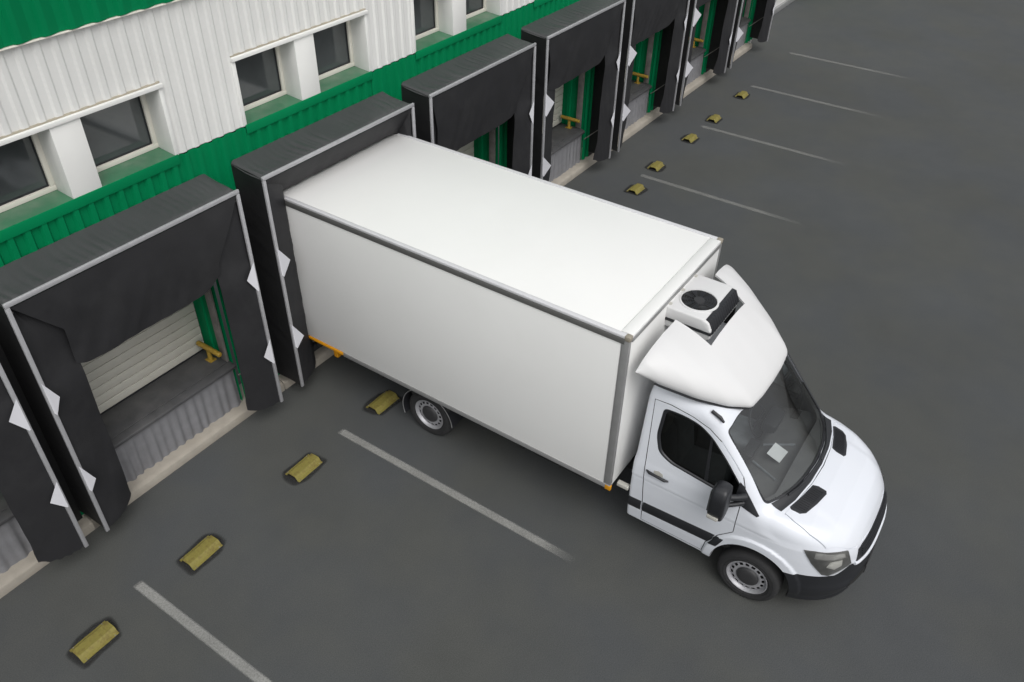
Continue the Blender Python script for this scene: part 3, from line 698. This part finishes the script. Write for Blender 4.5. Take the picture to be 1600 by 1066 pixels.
# dark liner just under the skin so that the panel gaps read as shadow lines
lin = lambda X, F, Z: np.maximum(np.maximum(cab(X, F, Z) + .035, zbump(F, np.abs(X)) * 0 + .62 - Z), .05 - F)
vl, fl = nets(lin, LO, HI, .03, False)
ln = raw('gap_shadow_liner', vl, fl)
for s in (-1, 1): boolean(ln, cutter(MB().prism([(1.02 * y, z) for y, z in arch], 'x', *sorted((s * .56, s * 1.3)))))
boolean(ln, cutter(MB().prism([(x, z - .03 if z < 1.6 else z) for x, z in roundpoly(ws_out, .05)], 'y', -.85, .5)))
finish(ln, 'gap_shadow_liner', M['under'], cab, tk)
for s, d in zip((1, -1), doors):
    finish(d, 'door', M['paint'], cab, tk, M['cabin'])
    # seal frame, window glass, divider, mirror triangle, handle
    w = lambda P, off: project(cab, [(s * .93, f, z) for f, z in P], off)
    cF, cZ = np.mean([p[0] for p in swr]), np.mean([p[1] for p in swr])
    ring = [np.array([(cF + (p[0] - cF) * k, cZ + (p[1] - cZ) * k) for p in swr]) for k in (1.035, 1.0, .955)]
    def sidex(P, off):
        """surface point straight along X above (F, Z)"""
        P = np.asarray(P, float); lo_, hi_ = np.full(len(P), .3), np.full(len(P), 1.3)
        for _ in range(30):
            mid = (lo_ + hi_) / 2; neg = cab(mid, P[:, 0], P[:, 1]) < 0; lo_ = np.where(neg, mid, lo_); hi_ = np.where(neg, hi_, mid)
        return np.stack([s * (lo_ + off), P[:, 0], P[:, 1]], 1)
    rows = [sidex(ring[1], -.03), sidex(ring[0], .0015), sidex(ring[1], .004), sidex(ring[2], -.008), sidex(ring[2], -.03)]
    MB().grid(np.array(rows[1:]).transpose(1, 0, 2), closed_u=True).build('window_seal', M['plastic'], d, smooth=60)
    gr = [sidex([(cF + (p[0] - cF) * k, cZ + (p[1] - cZ) * k) for p in swr], -.014) for k in (1.01, .7, .4, .0)]
    MB().grid(np.array(gr).transpose(1, 0, 2), closed_u=True).build('window_pane', M['sideglass'], d, smooth=60, weld=True)
    dv = [(-.735, 1.985), (-.71, 1.96), (-.645, 1.43), (-.685, 1.43)]
    gdiv = [[sidex([(dv[0][0] * (1 - t) + dv[3][0] * t, dv[0][1] * (1 - t) + dv[3][1] * t)], o_)[0] for t in np.linspace(0, 1, 8)] for o_ in (-.012,)] + \
           [[sidex([(dv[1][0] * (1 - t) + dv[2][0] * t, dv[1][1] * (1 - t) + dv[2][1] * t)], o_)[0] for t in np.linspace(0, 1, 8)] for o_ in (-.012,)]
    MB().grid(np.array(gdiv)).build('window_divider', M['plastic'], d, solid=.01)
    P = sidex([(-.335, 1.60), (-.29, 1.565), (-.065, 1.30), (-.085, 1.285), (-.24, 1.335), (-.345, 1.355)], 0)
    decal('mirror_triangle', P, M['plastic'], tk, .006, sub=5)
    hb = sidex([(-1.29, 1.240), (-1.25, 1.235), (-1.16, 1.228), (-1.07, 1.222), (-1.03, 1.220)], .022)
    hb[0][0] -= s * .015; hb[-1][0] -= s * .015
    MB().tube(hb, [.008, .017, .015, .017, .008], 10).build('handle', M['plastic'], d)
    decal('handle_bowl', sidex([(-1.21, 1.27), (-1.16, 1.285), (-1.11, 1.27), (-1.10, 1.235), (-1.16, 1.225), (-1.21, 1.24)], 0), M['lightgrey'], d, .002, sub=4)
    # black rub strips
    for nm, par, q in (('rub_strip', d, [(-1.258, .585), (-1.262, .745), (-.425, .785), (-.50, .615)]),
                       ('rub_strip', tk, [(-1.438, .575), (-1.440, .735), (-1.285, .743), (-1.282, .583)]),
                       ('rub_strip', tk, [(-.485, .62), (-.412, .785), (-.325, .805), (-.395, .63)])):
        q = np.array(q); n = 24
        G = np.array([[(q[0] * (1 - t) + q[3] * t) * (1 - v) + (q[1] * (1 - t) + q[2] * t) * v for v in np.linspace(0, 1, 7)] for t in np.linspace(0, 1, n)])
        bul = np.array([-.002, .010, .014, .015, .014, .010, -.002])
        S3 = np.array([sidex(G[:, j], bul[j]) for j in range(7)]).transpose(1, 0, 2)
        MB().grid(S3).build(nm, M['plastic'], par, smooth=60)
    # mirror
    if s > 0:
        mr = MB()
        rows = []
        for z, sx, sy, dx in ((1.275, .06, .06, -.02), (1.295, .095, .08, -.01), (1.40, .112, .088, 0), (1.55, .108, .088, .005), (1.67, .095, .078, .0), (1.70, .065, .055, -.01)):
            rows.append([(s * (1.155 + dx + sx * np.sign(c) * abs(c) ** .45), -.43 + sy * np.sign(q) * abs(q) ** .45, z) for c, q in ((math.cos(t), math.sin(t)) for t in np.linspace(0, 2 * math.pi, 28, endpoint=False))])
        G = np.array(rows); mr.grid(G.transpose(1, 0, 2), closed_u=True); mr.add([tuple(p) for p in G[-1]], [tuple(range(28))]); mr.add([tuple(p) for p in G[0]], [tuple(range(28))[::-1]])
        mo = mr.build('mirror', M['plastic'], tk, smooth=60, weld=True)
        MB().box(s * 1.155 - .075, s * 1.155 + .075, -.522, -.512, 1.36, 1.64).build('mirror_pane', M['wglass'], mo, bevel=.003)
        MB().tube([(s * .94, -.25, 1.47), (s * 1.02, -.31, 1.49), (s * 1.09, -.40, 1.50)], [.045, .035, .035], 10).build('mirror_arm', M['plastic'], mo)
        MB().tube([(s * .95, -.25, 1.385), (s * 1.03, -.32, 1.39), (s * 1.10, -.40, 1.39)], [.03, .025, .028], 10).build('mirror_arm', M['plastic'], mo)
        boxo('turn_signal', M['lightgrey'], mo, s * 1.175, s * 1.268, -.50, -.38, 1.30, 1.345, .015)
    # headlight
    H = hl3 if s == 1 else mirror_pts(hl3)
    hlp = decal('headlight', H, M['lampdk'], tk, .002, sub=5, thick=.01)
    hc_ = np.mean(hl3, 0)
    inn = [tuple(hc_ + (np.array(p) - hc_) * .58 + np.array([.02, -.02, .01])) for p in hl3]
    lo_in = [(.775, .68, .955), (.68, .765, .965), (.69, .79, .89), (.74, .735, .845), (.79, .66, .885)]
    decal('reflector', lo_in if s == 1 else mirror_pts(lo_in), M['lamp'], hlp, .007, sub=4)
    up_in = [(.85, .53, 1.075), (.80, .625, 1.065), (.66, .765, 1.035), (.655, .79, .985), (.80, .64, .985), (.86, .535, 1.0)]
    decal('reflector', up_in if s == 1 else mirror_pts(up_in), M['lampmid'], hlp, .005, sub=4)
    decal('lens', H, M['lens'], hlp, .013, sub=5, thick=.012)
    # hood vents with bars
    V4 = [(.70, .150, 1.352), (.52, .205, 1.37), (.32, .248, 1.383), (.295, .30, 1.37), (.295, .385, 1.355), (.33, .400, 1.353), (.50, .365, 1.35), (.665, .310, 1.335), (.71, .26, 1.33), (.72, .17, 1.345)]
    vo = decal('hood_vent', V4 if s == 1 else mirror_pts(V4), M['plastic'], tk, .003, sub=4)
    for t in np.linspace(.08, .92, 13):
        a = np.array([.70, .165, 1.35]) * (1 - t) + np.array([.315, .262, 1.38]) * t; b = np.array([.69, .30, 1.33]) * (1 - t) + np.array([.31, .385, 1.355]) * t
        P = project(cab, [(s * (a * (1 - q) + b * q)[0], (a * (1 - q) + b * q)[1], (a * (1 - q) + b * q)[2]) for q in np.linspace(.08, .92, 4)], .0075)
        MB().tube(P, .0045, 6).build('vent_bar', M['plastic'], vo)
    # front wheel and rear wheel
    for yw in (0., -WB):
        xo = .955
        def lat(prof, n=56): return MB().lathe([(s * h, r) for h, r in prof], (0, yw, .345), 'x', n)
        ty = lat([(xo - .235, .215), (xo - .235, .30), (xo - .215, .335), (xo - .17, .3445), (xo - .06, .3445), (xo - .018, .336), (xo, .312), (xo + .003, .27), (xo - .006, .232), (xo - .02, .218)]).build('wheel', M['rubber'], tk, smooth=50)
        for r_ in (.255, .29): lat([(xo - .002, r_ - .004), (xo + .0045, r_ - .002), (xo + .0045, r_ + .002), (xo - .002, r_ + .004)], 48).build('tyre_rib', M['rubber'], ty, smooth=60)
        rm = lat([(xo - .03, .222), (xo - .004, .226), (xo - .002, .220), (xo - .014, .206), (xo - .034, .200), (xo - .044, .192)]).build('rim', M['rim'], ty, smooth=50)
        # dished disc with a ring of ventilation holes
        mb = MB(); n = 80; rad = [(.194, -.046), (.184, -.034), (.156, -.028), (.148, -.026), (.132, -.030), (.122, -.034)]
        rows = [[(s * (xo + h), yw + r * math.cos(t), .345 + r * math.sin(t)) for r, h in rad] for t in np.linspace(0, 2 * math.pi, n, endpoint=False)]
        G = np.array(rows); b_ = len(rad)
        ff = [(i * b_ + j, i * b_ + j + 1, ((i + 1) % n) * b_ + j + 1, ((i + 1) % n) * b_ + j) for i in range(n) for j in range(b_ - 1) if not (j == 1 and i % 5 in (1, 2, 3))]
        mb.add([tuple(p) for p in G.reshape(-1, 3)], ff); mb.build('disc', M['rim'], ty, smooth=50, solid=.003)
        lat([(xo - .09, .0), (xo - .09, .19), (xo - .12, .205)], 32).build('brake_drum', M['under'], ty, smooth=50)
        lat([(xo - .034, .125), (xo - .016, .118), (xo - .004, .10), (xo + .002, .06), (xo + .002, .001)], 40).build('hub_cap', M['rimdark'], ty, smooth=50)

# windscreen
def frontf(P, off):
    P = np.asarray(P, float); lo_, hi_ = np.full(len(P), -1.0), np.full(len(P), .6)
    for _ in range(30):
        mid = (lo_ + hi_) / 2; neg = (cab(P[:, 0], mid, P[:, 1]) - off) < 0; lo_ = np.where(neg, mid, lo_); hi_ = np.where(neg, hi_, mid)
    return np.stack([P[:, 0], lo_, P[:, 1]], 1)
wsr = roundpoly(ws_out, .05); wc = np.array([0, 1.78])
gr = [frontf([wc + (np.array(p) - wc) * k for p in wsr], -.012) for k in (1.012, .85, .65, .4, .2, 0)]
wso = MB().grid(np.array(gr).transpose(1, 0, 2), closed_u=True).build('windscreen', M['wind'], tk, smooth=60, weld=True)
rows = [frontf([wc + (np.array(p) - wc) * k for p in wsr], o_) for k, o_ in ((1.012, .001), (1.0, .003), (.982, -.009))]
MB().grid(np.array(rows).transpose(1, 0, 2), closed_u=True).build('windscreen_seal', M['plastic'], wso, smooth=60)
# cowl: black scuttle strip between windscreen and hood
cw = [(x, y, 1.42) for x, y in ((-.80, -.015), (-.6, .085), (-.3, .165), (0, .195), (.3, .165), (.6, .085), (.80, -.015), (.80, .12), (.6, .172), (.3, .222), (0, .238), (-.3, .222), (-.6, .172), (-.80, .12))]
top = np.array([[(x, a + (b - a) * t, 0) for t in np.linspace(0, 1, 5)] for x, a, b in zip(np.linspace(-.80, .80, 41), np.interp(np.linspace(-.80, .80, 41), [-.8, -.6, -.3, 0, .3, .6, .8], [-.015, .085, .165, .195, .165, .085, -.015]), np.interp(np.linspace(-.80, .80, 41), [-.8, -.6, -.3, 0, .3, .6, .8], [.10, .168, .220, .236, .220, .168, .10]))])
fl_ = top.reshape(-1, 3); lo_, hi_ = np.full(len(fl_), 1.1), np.full(len(fl_), 1.7)
for _ in range(30):
    mid = (lo_ + hi_) / 2; neg = cab(fl_[:, 0], fl_[:, 1], mid) < 0; lo_ = np.where(neg, mid, lo_); hi_ = np.where(neg, hi_, mid)
top = np.dstack([top[..., 0], top[..., 1], (lo_ + .004).reshape(41, 5)])
MB().grid(top).build('scuttle', M['plastic'], tk, smooth=60)
# wipers resting low on the glass
for pts in (((.62, .12), (.45, .17), (.05, .20), (-.12, .19)), ((-.02, .215), (-.3, .195), (-.62, .10), (-.72, .06))):
    xs_ = np.interp(np.linspace(0, 1, 14), np.linspace(0, 1, 4), [p[0] for p in pts]); fs_ = np.interp(np.linspace(0, 1, 14), np.linspace(0, 1, 4), [p[1] for p in pts])
    P = project(cab, np.stack([xs_, fs_ - .02, np.full(14, 1.43)], 1), .022)
    MB().tube(P, [.012] * 5 + [.009] * 9, 8).build('wiper', M['plastic'], tk)
# grille, badge ring, lower strip, number plate recess, intake
gx = np.linspace(-.52, .52, 27)
gr_out = [(x, .9, 1.028 - .02 * (abs(x) > .44)) for x in np.linspace(.50, -.50, 13)] + [(x, .95, .868) for x in np.linspace(-.545, .545, 13)]
gp = decal('grille', gr_out, M['plastic'], tk, .010, sub=4, rings=9, thick=.014)
for z in (.895, .93, .965, 1.0):
    P = project(cab, [(x, .93, z) for x in np.linspace(-.455, .455, 25)], .013); MB().tube(P, .008, 6).build('grille_bar', M['plastic'], gp)
P = project(cab, [(x, .95, .845 + .01 * (abs(x) > .54)) for x in np.linspace(-.58, .58, 25)], .010); MB().tube(P, .018, 8).build('grille_trim', M['paint'], gp)
P = project(cab, [(x, .99, .50) for x in np.linspace(-.62, .62, 25)], .004)
bi = decal('air_intake', [(x, .99, .56) for x in np.linspace(.55, -.55, 9)] + [(x, .99, .44) for x in np.linspace(-.6, .6, 9)], M['under'], bump, .003, sub=2)
for z in ():
    P = project(cab, [(math.sin(t) * .98, -.05 + math.cos(t) * 1.0, z) for t in np.linspace(-1.05, 1.05, 41)], .010); MB().tube(P, .022, 10).build('bumper_rib', M['plastic'], bump)
boxo('number_plate', M['rimdark'], bump, -.26, .26, 1.0, 1.012, .45, .56, .003)

# cabin: floor, dashboard, seats, steering wheel
boxo('cabin_floor', M['under'], tk, -.85, .85, -1.38, .0, .50, .56, .01)
dash = MB().prism([(-.46, .70), (-.50, 1.14), (-.42, 1.25), (-.18, 1.315), (-.03, 1.33), (-.02, .70)], 'x', -.84, .84).build('dashboard', M['cabin'], tk, bevel=.03)
boxo('instrument_hood', M['plastic'], dash, -.66, -.30, -.52, -.36, 1.22, 1.36, .03)
boxo('centre_stack', M['plastic'], dash, -.14, .16, -.56, -.44, .85, 1.24, .02)
for xa, xb in ((.24, .42), (-.06, -.20)):
    MB().tube([(xa, -.40, 1.275), (xb, -.10, 1.335)], .014, 8).build('reflection_bar', M['seat'], dash)  # added bars that stand for reflected streaks in the windscreen
for q in (-.72, .0, .72): boxo('dash_vent', M['under'], dash, q - .08, q + .08, -.30, -.22, 1.288, 1.306, .006)
for x, w in ((-.48, .25), (.26, .22), (.66, .18)):
    st_ = MB().prism([(-1.18, .62), (-1.20, .95), (-.62, 1.0), (-.56, .95), (-.58, .62)], 'x', x - w, x + w).build('seat', M['seat'], tk, bevel=.04, seg=3)
    MB().prism([(-1.34, .90), (-1.36, 1.55), (-1.32, 1.60), (-1.25, 1.60), (-1.20, 1.54), (-1.10, .95)], 'x', x - w + .01, x + w - .01).build('backrest', M['seat'], st_, bevel=.04, seg=3)
    MB().box(x - .12, x + .12, -1.33, -1.24, 1.62, 1.79).build('headrest', M['headrest'], st_, bevel=.035, seg=3)
sw_ = MB(); ring = []
cs = np.array([-.48, -.60, 1.20]); e1 = np.array([1., 0, 0]); e2 = np.array([0, -.55, .835])
sw_.tube([cs + .19 * (math.cos(t) * e1 + math.sin(t) * e2) for t in np.linspace(0, 2 * math.pi, 33)], .015, 8, cap=False)
sw_.tube([cs - .18 * e1, cs + .18 * e1], .018, 8); sw_.tube([cs, cs - .18 * e2], .018, 8); sw_.tube([cs, cs + np.array([0, .22, -.12])], .03, 8)
sw_.build('steering_wheel', M['plastic'], tk)
pp = MB().prism([(-.11, -.30), (.10, -.30), (.10, -.14), (-.11, -.14)], 'z', -.002, .001)
ps = pp.build('paper_sheet', M['paper']); ps['label'] = 'white sheet of paper lying on the truck dashboard behind the windscreen'; ps['category'] = 'paper'
ps.location = (7.413 - .10, -6.667, 1.325); ps.rotation_euler = (math.radians(-14), 0, math.pi - .1)

# ---- roof fairing
tt = np.array([0, .2, .40, .55, .70, .85, 1.0])
E0 = np.array([(0, -.425, 2.195), (.26, -.43, 2.195), (.50, -.455, 2.20), (.66, -.66, 2.235), (.82, -.93, 2.315), (.99, -1.27, 2.45), (1.115, -1.515, 2.585)])
E1 = np.array([(0, -1.455, 2.875), (.24, -1.458, 2.862), (.46, -1.462, 2.815), (.68, -1.475, 2.80), (.88, -1.487, 2.755), (1.025, -1.50, 2.695), (1.118, -1.517, 2.60)])
def cr(T, P, t):
    return np.stack([np.interp(t, T, P[:, i]) for i in range(3)], -1)
t_ = np.concatenate([np.linspace(0, .40, 17), np.linspace(.40, 1, 31)[1:]]); t_ = np.concatenate([-t_[::-1], t_[1:]])
def smooth1(A, n=3, lock=()):
    for _ in range(n):
        B = A.copy(); B[1:-1] = .25 * A[:-2] + .5 * A[1:-1] + .25 * A[2:]; A = B
    return A
def edge(E):
    P = cr(tt, E, np.abs(t_)); P[:, 0] *= np.sign(t_); return smooth1(P, 1)
e0, e1_ = edge(E0), edge(E1)
at_ = np.abs(t_)
e0[:, 1] -= .05 * np.interp(at_, [0, .4, .7, 1], [1, 1, .5, 0])
sg_ = np.sign(t_)
ip = lambda *v: np.interp(at_, [0, .2, .4, .55, .7, .85, 1], v)
B1 = e0 + np.stack([sg_ * ip(0, .01, .045, .08, .07, .045, .012), ip(.062, .062, .07, .07, .04, .02, .0), ip(.12, .12, .12, .125, .13, .095, .004)], 1)
B2 = e1_ + np.stack([sg_ * ip(0, .0, .01, .02, .03, .02, .004), ip(.40, .39, .36, .28, .17, .08, .0), ip(-.075, -.07, -.045, -.02, .0, .005, .0)], 1)
vv_ = np.linspace(0, 1, 45)
FG = np.array([[(1 - v) ** 3 * e0[i] + 3 * v * (1 - v) ** 2 * B1[i] + 3 * v * v * (1 - v) * B2[i] + v ** 3 * e1_[i] for v in vv_] for i in range(len(t_))])
b_ = len(vv_)
ff = [(i * b_ + j, i * b_ + j + 1, (i + 1) * b_ + j + 1, (i + 1) * b_ + j) for i in range(len(t_) - 1) for j in range(b_ - 1)]
mb = MB(); mb.add([tuple(p) for p in FG.reshape(-1, 3)], ff)
fo = mb.build('roof_fairing', M['fair'], tk, smooth=70, solid=.022, weld=True)
fo.parent = None
boolean(fo, cutter(MB().prism([(.425, -1.055), (-.455, -1.055), (-.66, -1.7), (.425, -1.7)], 'z', 2.0, 3.2)))
fo.parent = tk; fo.data.name = 'roof_fairing'; fo.data.shade_smooth(); fo.data.set_sharp_from_angle(angle=math.radians(40))
P = e0 - np.array([0, .02, .02]); MB().tube([tuple(p) for p in P[6:-6]], .012, 8).build('fairing_seal', M['plastic'], fo)
for x in (-.6, .6): boxo('fairing_mount', M['under'], fo, x - .03, x + .03, -1.30, -1.18, 2.2, 2.46, .005)

# ---- refrigeration unit on the box front
fw = .41; FX0, FX1 = -.46, .28
fu = MB().prism([(-1.645, 2.69), (-1.645, 2.83), (-1.25, 2.83), (-1.175, 2.805), (-1.128, 2.715), (-1.135, 2.692), (-1.15, 2.69)], 'x', FX0, FX1)
fu = fu.build('refrigeration_unit', M['fair'], tk, bevel=.018, seg=3)
fu2 = MB().prism([(-1.64, 2.58), (-1.64, 2.665), (-1.14, 2.67), (-1.13, 2.62), (-1.17, 2.58)], 'x', FX0 + .012, FX1 - .012).build('drip_tray', M['fair'], fu, bevel=.01)
MB().prism([(-1.64, 2.662), (-1.64, 2.693), (-1.125, 2.695), (-1.125, 2.667)], 'x', FX0 - .001, FX1 + .001).build('rubber_band', M['plastic'], fu, bevel=.003)
fg = MB().prism([(-1.215, 2.825), (-1.165, 2.820), (-1.110, 2.705), (-1.120, 2.665), (-1.145, 2.665)], 'x', FX0 + .03, FX1 - .03).build('vent_grille', M['plastic'], fu, bevel=.006)
for x in np.linspace(FX0 + .06, FX1 - .06, 14): MB().tube([(x, -1.172, 2.826), (x, -1.106, 2.705)], .006, 6).build('grille_bar', M['plastic'], fu)
MB().lathe([(2.828, .205), (2.840, .20), (2.843, .185), (2.835, .182)], (0, -1.40, 0), 'z', 48).build('fan_collar', M['fair'], fu, smooth=50)
MB().lathe([(2.834, .182), (2.834, .001)], (0, -1.40, 0), 'z', 48).build('fan_well', M['under'], fu)
MB().lathe([(2.836, .06), (2.846, .055), (2.848, .001)], (0, -1.40, 0), 'z', 24).build('fan_hub', M['rimdark'], fu)
for k in range(10):
    a = k * 2 * math.pi / 10; da = .20
    MB().add([(.055 * math.cos(a), -1.40 + .055 * math.sin(a), 2.836), (.175 * math.cos(a - .05), -1.40 + .175 * math.sin(a - .05), 2.836), (.175 * math.cos(a + da + .1), -1.40 + .175 * math.sin(a + da + .1), 2.845), (.055 * math.cos(a + da + .15), -1.40 + .055 * math.sin(a + da + .15), 2.843)], [(0, 1, 2, 3)]).build('fan_blade', M['plastic'], fu, solid=.002)
for r_ in (.08, .105, .13, .155): MB().tube([(r_ * math.cos(t), -1.40 + r_ * math.sin(t), 2.853) for t in np.linspace(0, 2 * math.pi, 37)], .0022, 5, cap=False).build('fan_guard', M['plastic'], fu)
for x in (-.40, -.08, .22): boxo('bracket', M['lightgrey'], fu, x - .02, x + .02, -1.66, -1.60, 2.825, 2.842, .004)

# ---- cargo box
cb = boxo('cargo_box', M['box'], tk, -BW + .012, BW - .012, BR, BF - .012, BZ0 + .02, BZ1 - .012, 0)
for s in (1, -1):
    boxo('side_panel', M['box'], cb, s * (BW - .010), s * (BW - .002), BR + .004, BF - .09, BZ0 + .065, BZ1 - .099, .002)
    boxo('roof_rail', M['rail'], cb, s * (BW - .055), s * (BW + .003), BR, BF - .052, BZ1 - .036, BZ1, .010)
    boxo('rail_strip', M['trimdark'], cb, s * (BW - .008), s * (BW + .006), BR, BF - .052, BZ1 - .098, BZ1 - .037, .003)
    boxo('floor_rail', M['trim'], cb, s * (BW - .04), s * (BW + .006), BR + .86, BF - .002, BZ0, BZ0 + .066, .006)
    boxo('yellow_strip', M['amber'], cb, s * (BW - .04), s * (BW + .006), BR, BR + .856, BZ0 + .012, BZ0 + .056, .006)
    boxo('corner_post', M['trim'], cb, s * (BW - .045), s * (BW + .005), BF - .086, BF + .001, BZ0 + .068, BZ1 - .056, .012)
    boxo('corner_cap', M['cap'], cb, s * (BW - .058), s * (BW + .007), BF - .06, BF + .006, BZ1 - .055, BZ1 + .004, .012)
    boxo('marker_light', M['amber'], cb, s * (BW - .03), s * (BW + .010), BF - .062, BF + .008, BZ0 - .012, BZ0 + .055, .006)
    for y in np.arange(BR + 1.0, BF - .2, .42): MB().lathe([(s * (BW + .006), .008), (s * (BW + .009), .005), (s * (BW + .010), .0005)], (0, y, BZ0 + .033), 'x', 8).build('rivet', M['trim'], cb)
boxo('cross_rail', M['box'], cb, -BW + .059, BW - .059, BF - .125, BF + .002, BZ1 - .036, BZ1 + .002, .008)
boxo('cross_rail_strip', M['trim'], cb, -BW + .059, BW - .059, BF - .010, BF + .005, BZ1 - .085, BZ1 - .034, .003)
boxo('roof_panel', M['box'], cb, -BW + .056, BW - .056, BR, BF - .13, BZ1 - .016, BZ1 - .006, .002)
boxo('headboard_panel', M['box'], cb, -BW + .05, BW - .05, BF - .010, BF - .003, BZ0 + .06, BZ1 - .09, .002)
# ---- chassis
for x in (-.42, .42): boxo('chassis_rail', M['under'], tk, x - .04, x + .04, BR + .1, -.3, .55, .75, .006)
boxo('floor_frame', M['under'], tk, -BW + .07, BW - .07, BR + .02, BF - .03, .75, BZ0 + .018, .004)
for y in np.arange(BR + .3, BF, .55): boxo('cross_member', M['under'], tk, -BW + .06, BW - .06, y, y + .06, .69, .755, .004)
MB().tube([(-.75, -WB, .345), (.75, -WB, .345)], .06, 12).build('axle', M['under'], tk)
MB().tube([(-.75, 0, .345), (.75, 0, .345)], .05, 12).build('axle', M['under'], tk)
boxo('fuel_tank', M['under'], tk, -.85, -.5, -2.9, -2.0, .42, .7, .05)
boxo('tool_box', M['under'], tk, .5, .84, -2.8, -2.1, .45, .72, .03)
boxo('under_ride_bar', M['under'], tk, -1.0, 1.0, BR + .05, BR + .12, .45, .55, .01)
boxo('bracket', M['lightgrey'], tk, .93, .99, -1.60, -1.46, .80, .85, .006)
for s in (1, -1):
    n = 20; G = [[(s * x, -WB + r * math.cos(t), .345 + r * math.sin(t)) for x, r in ((.70, .41), (.98, .41), (.985, .395), (.70, .395))] for t in np.linspace(.05, math.pi + .35, n)]
    mg = MB().grid(np.array(G)).build('mudguard', M['plastic'], tk, smooth=50)
    MB().tube([(s * .985, -WB + .405 * math.cos(t), .345 + .405 * math.sin(t)) for t in np.linspace(.05, math.pi + .35, 24)], .005, 6).build('mudguard_edge', M['trim'], mg)
boxo('tail_lamp', M['amber'], tk, .80, 1.0, BR + .55, BR + .62, .60, .70, .01)
for s in (1,): MB().tube([(s * .80, -.80, 2.225), (s * .815, -.70, 2.20), (s * .82, -.655, 2.165)], [.018, .02, .012], 8).build('roof_clip', M['plastic'], tk)
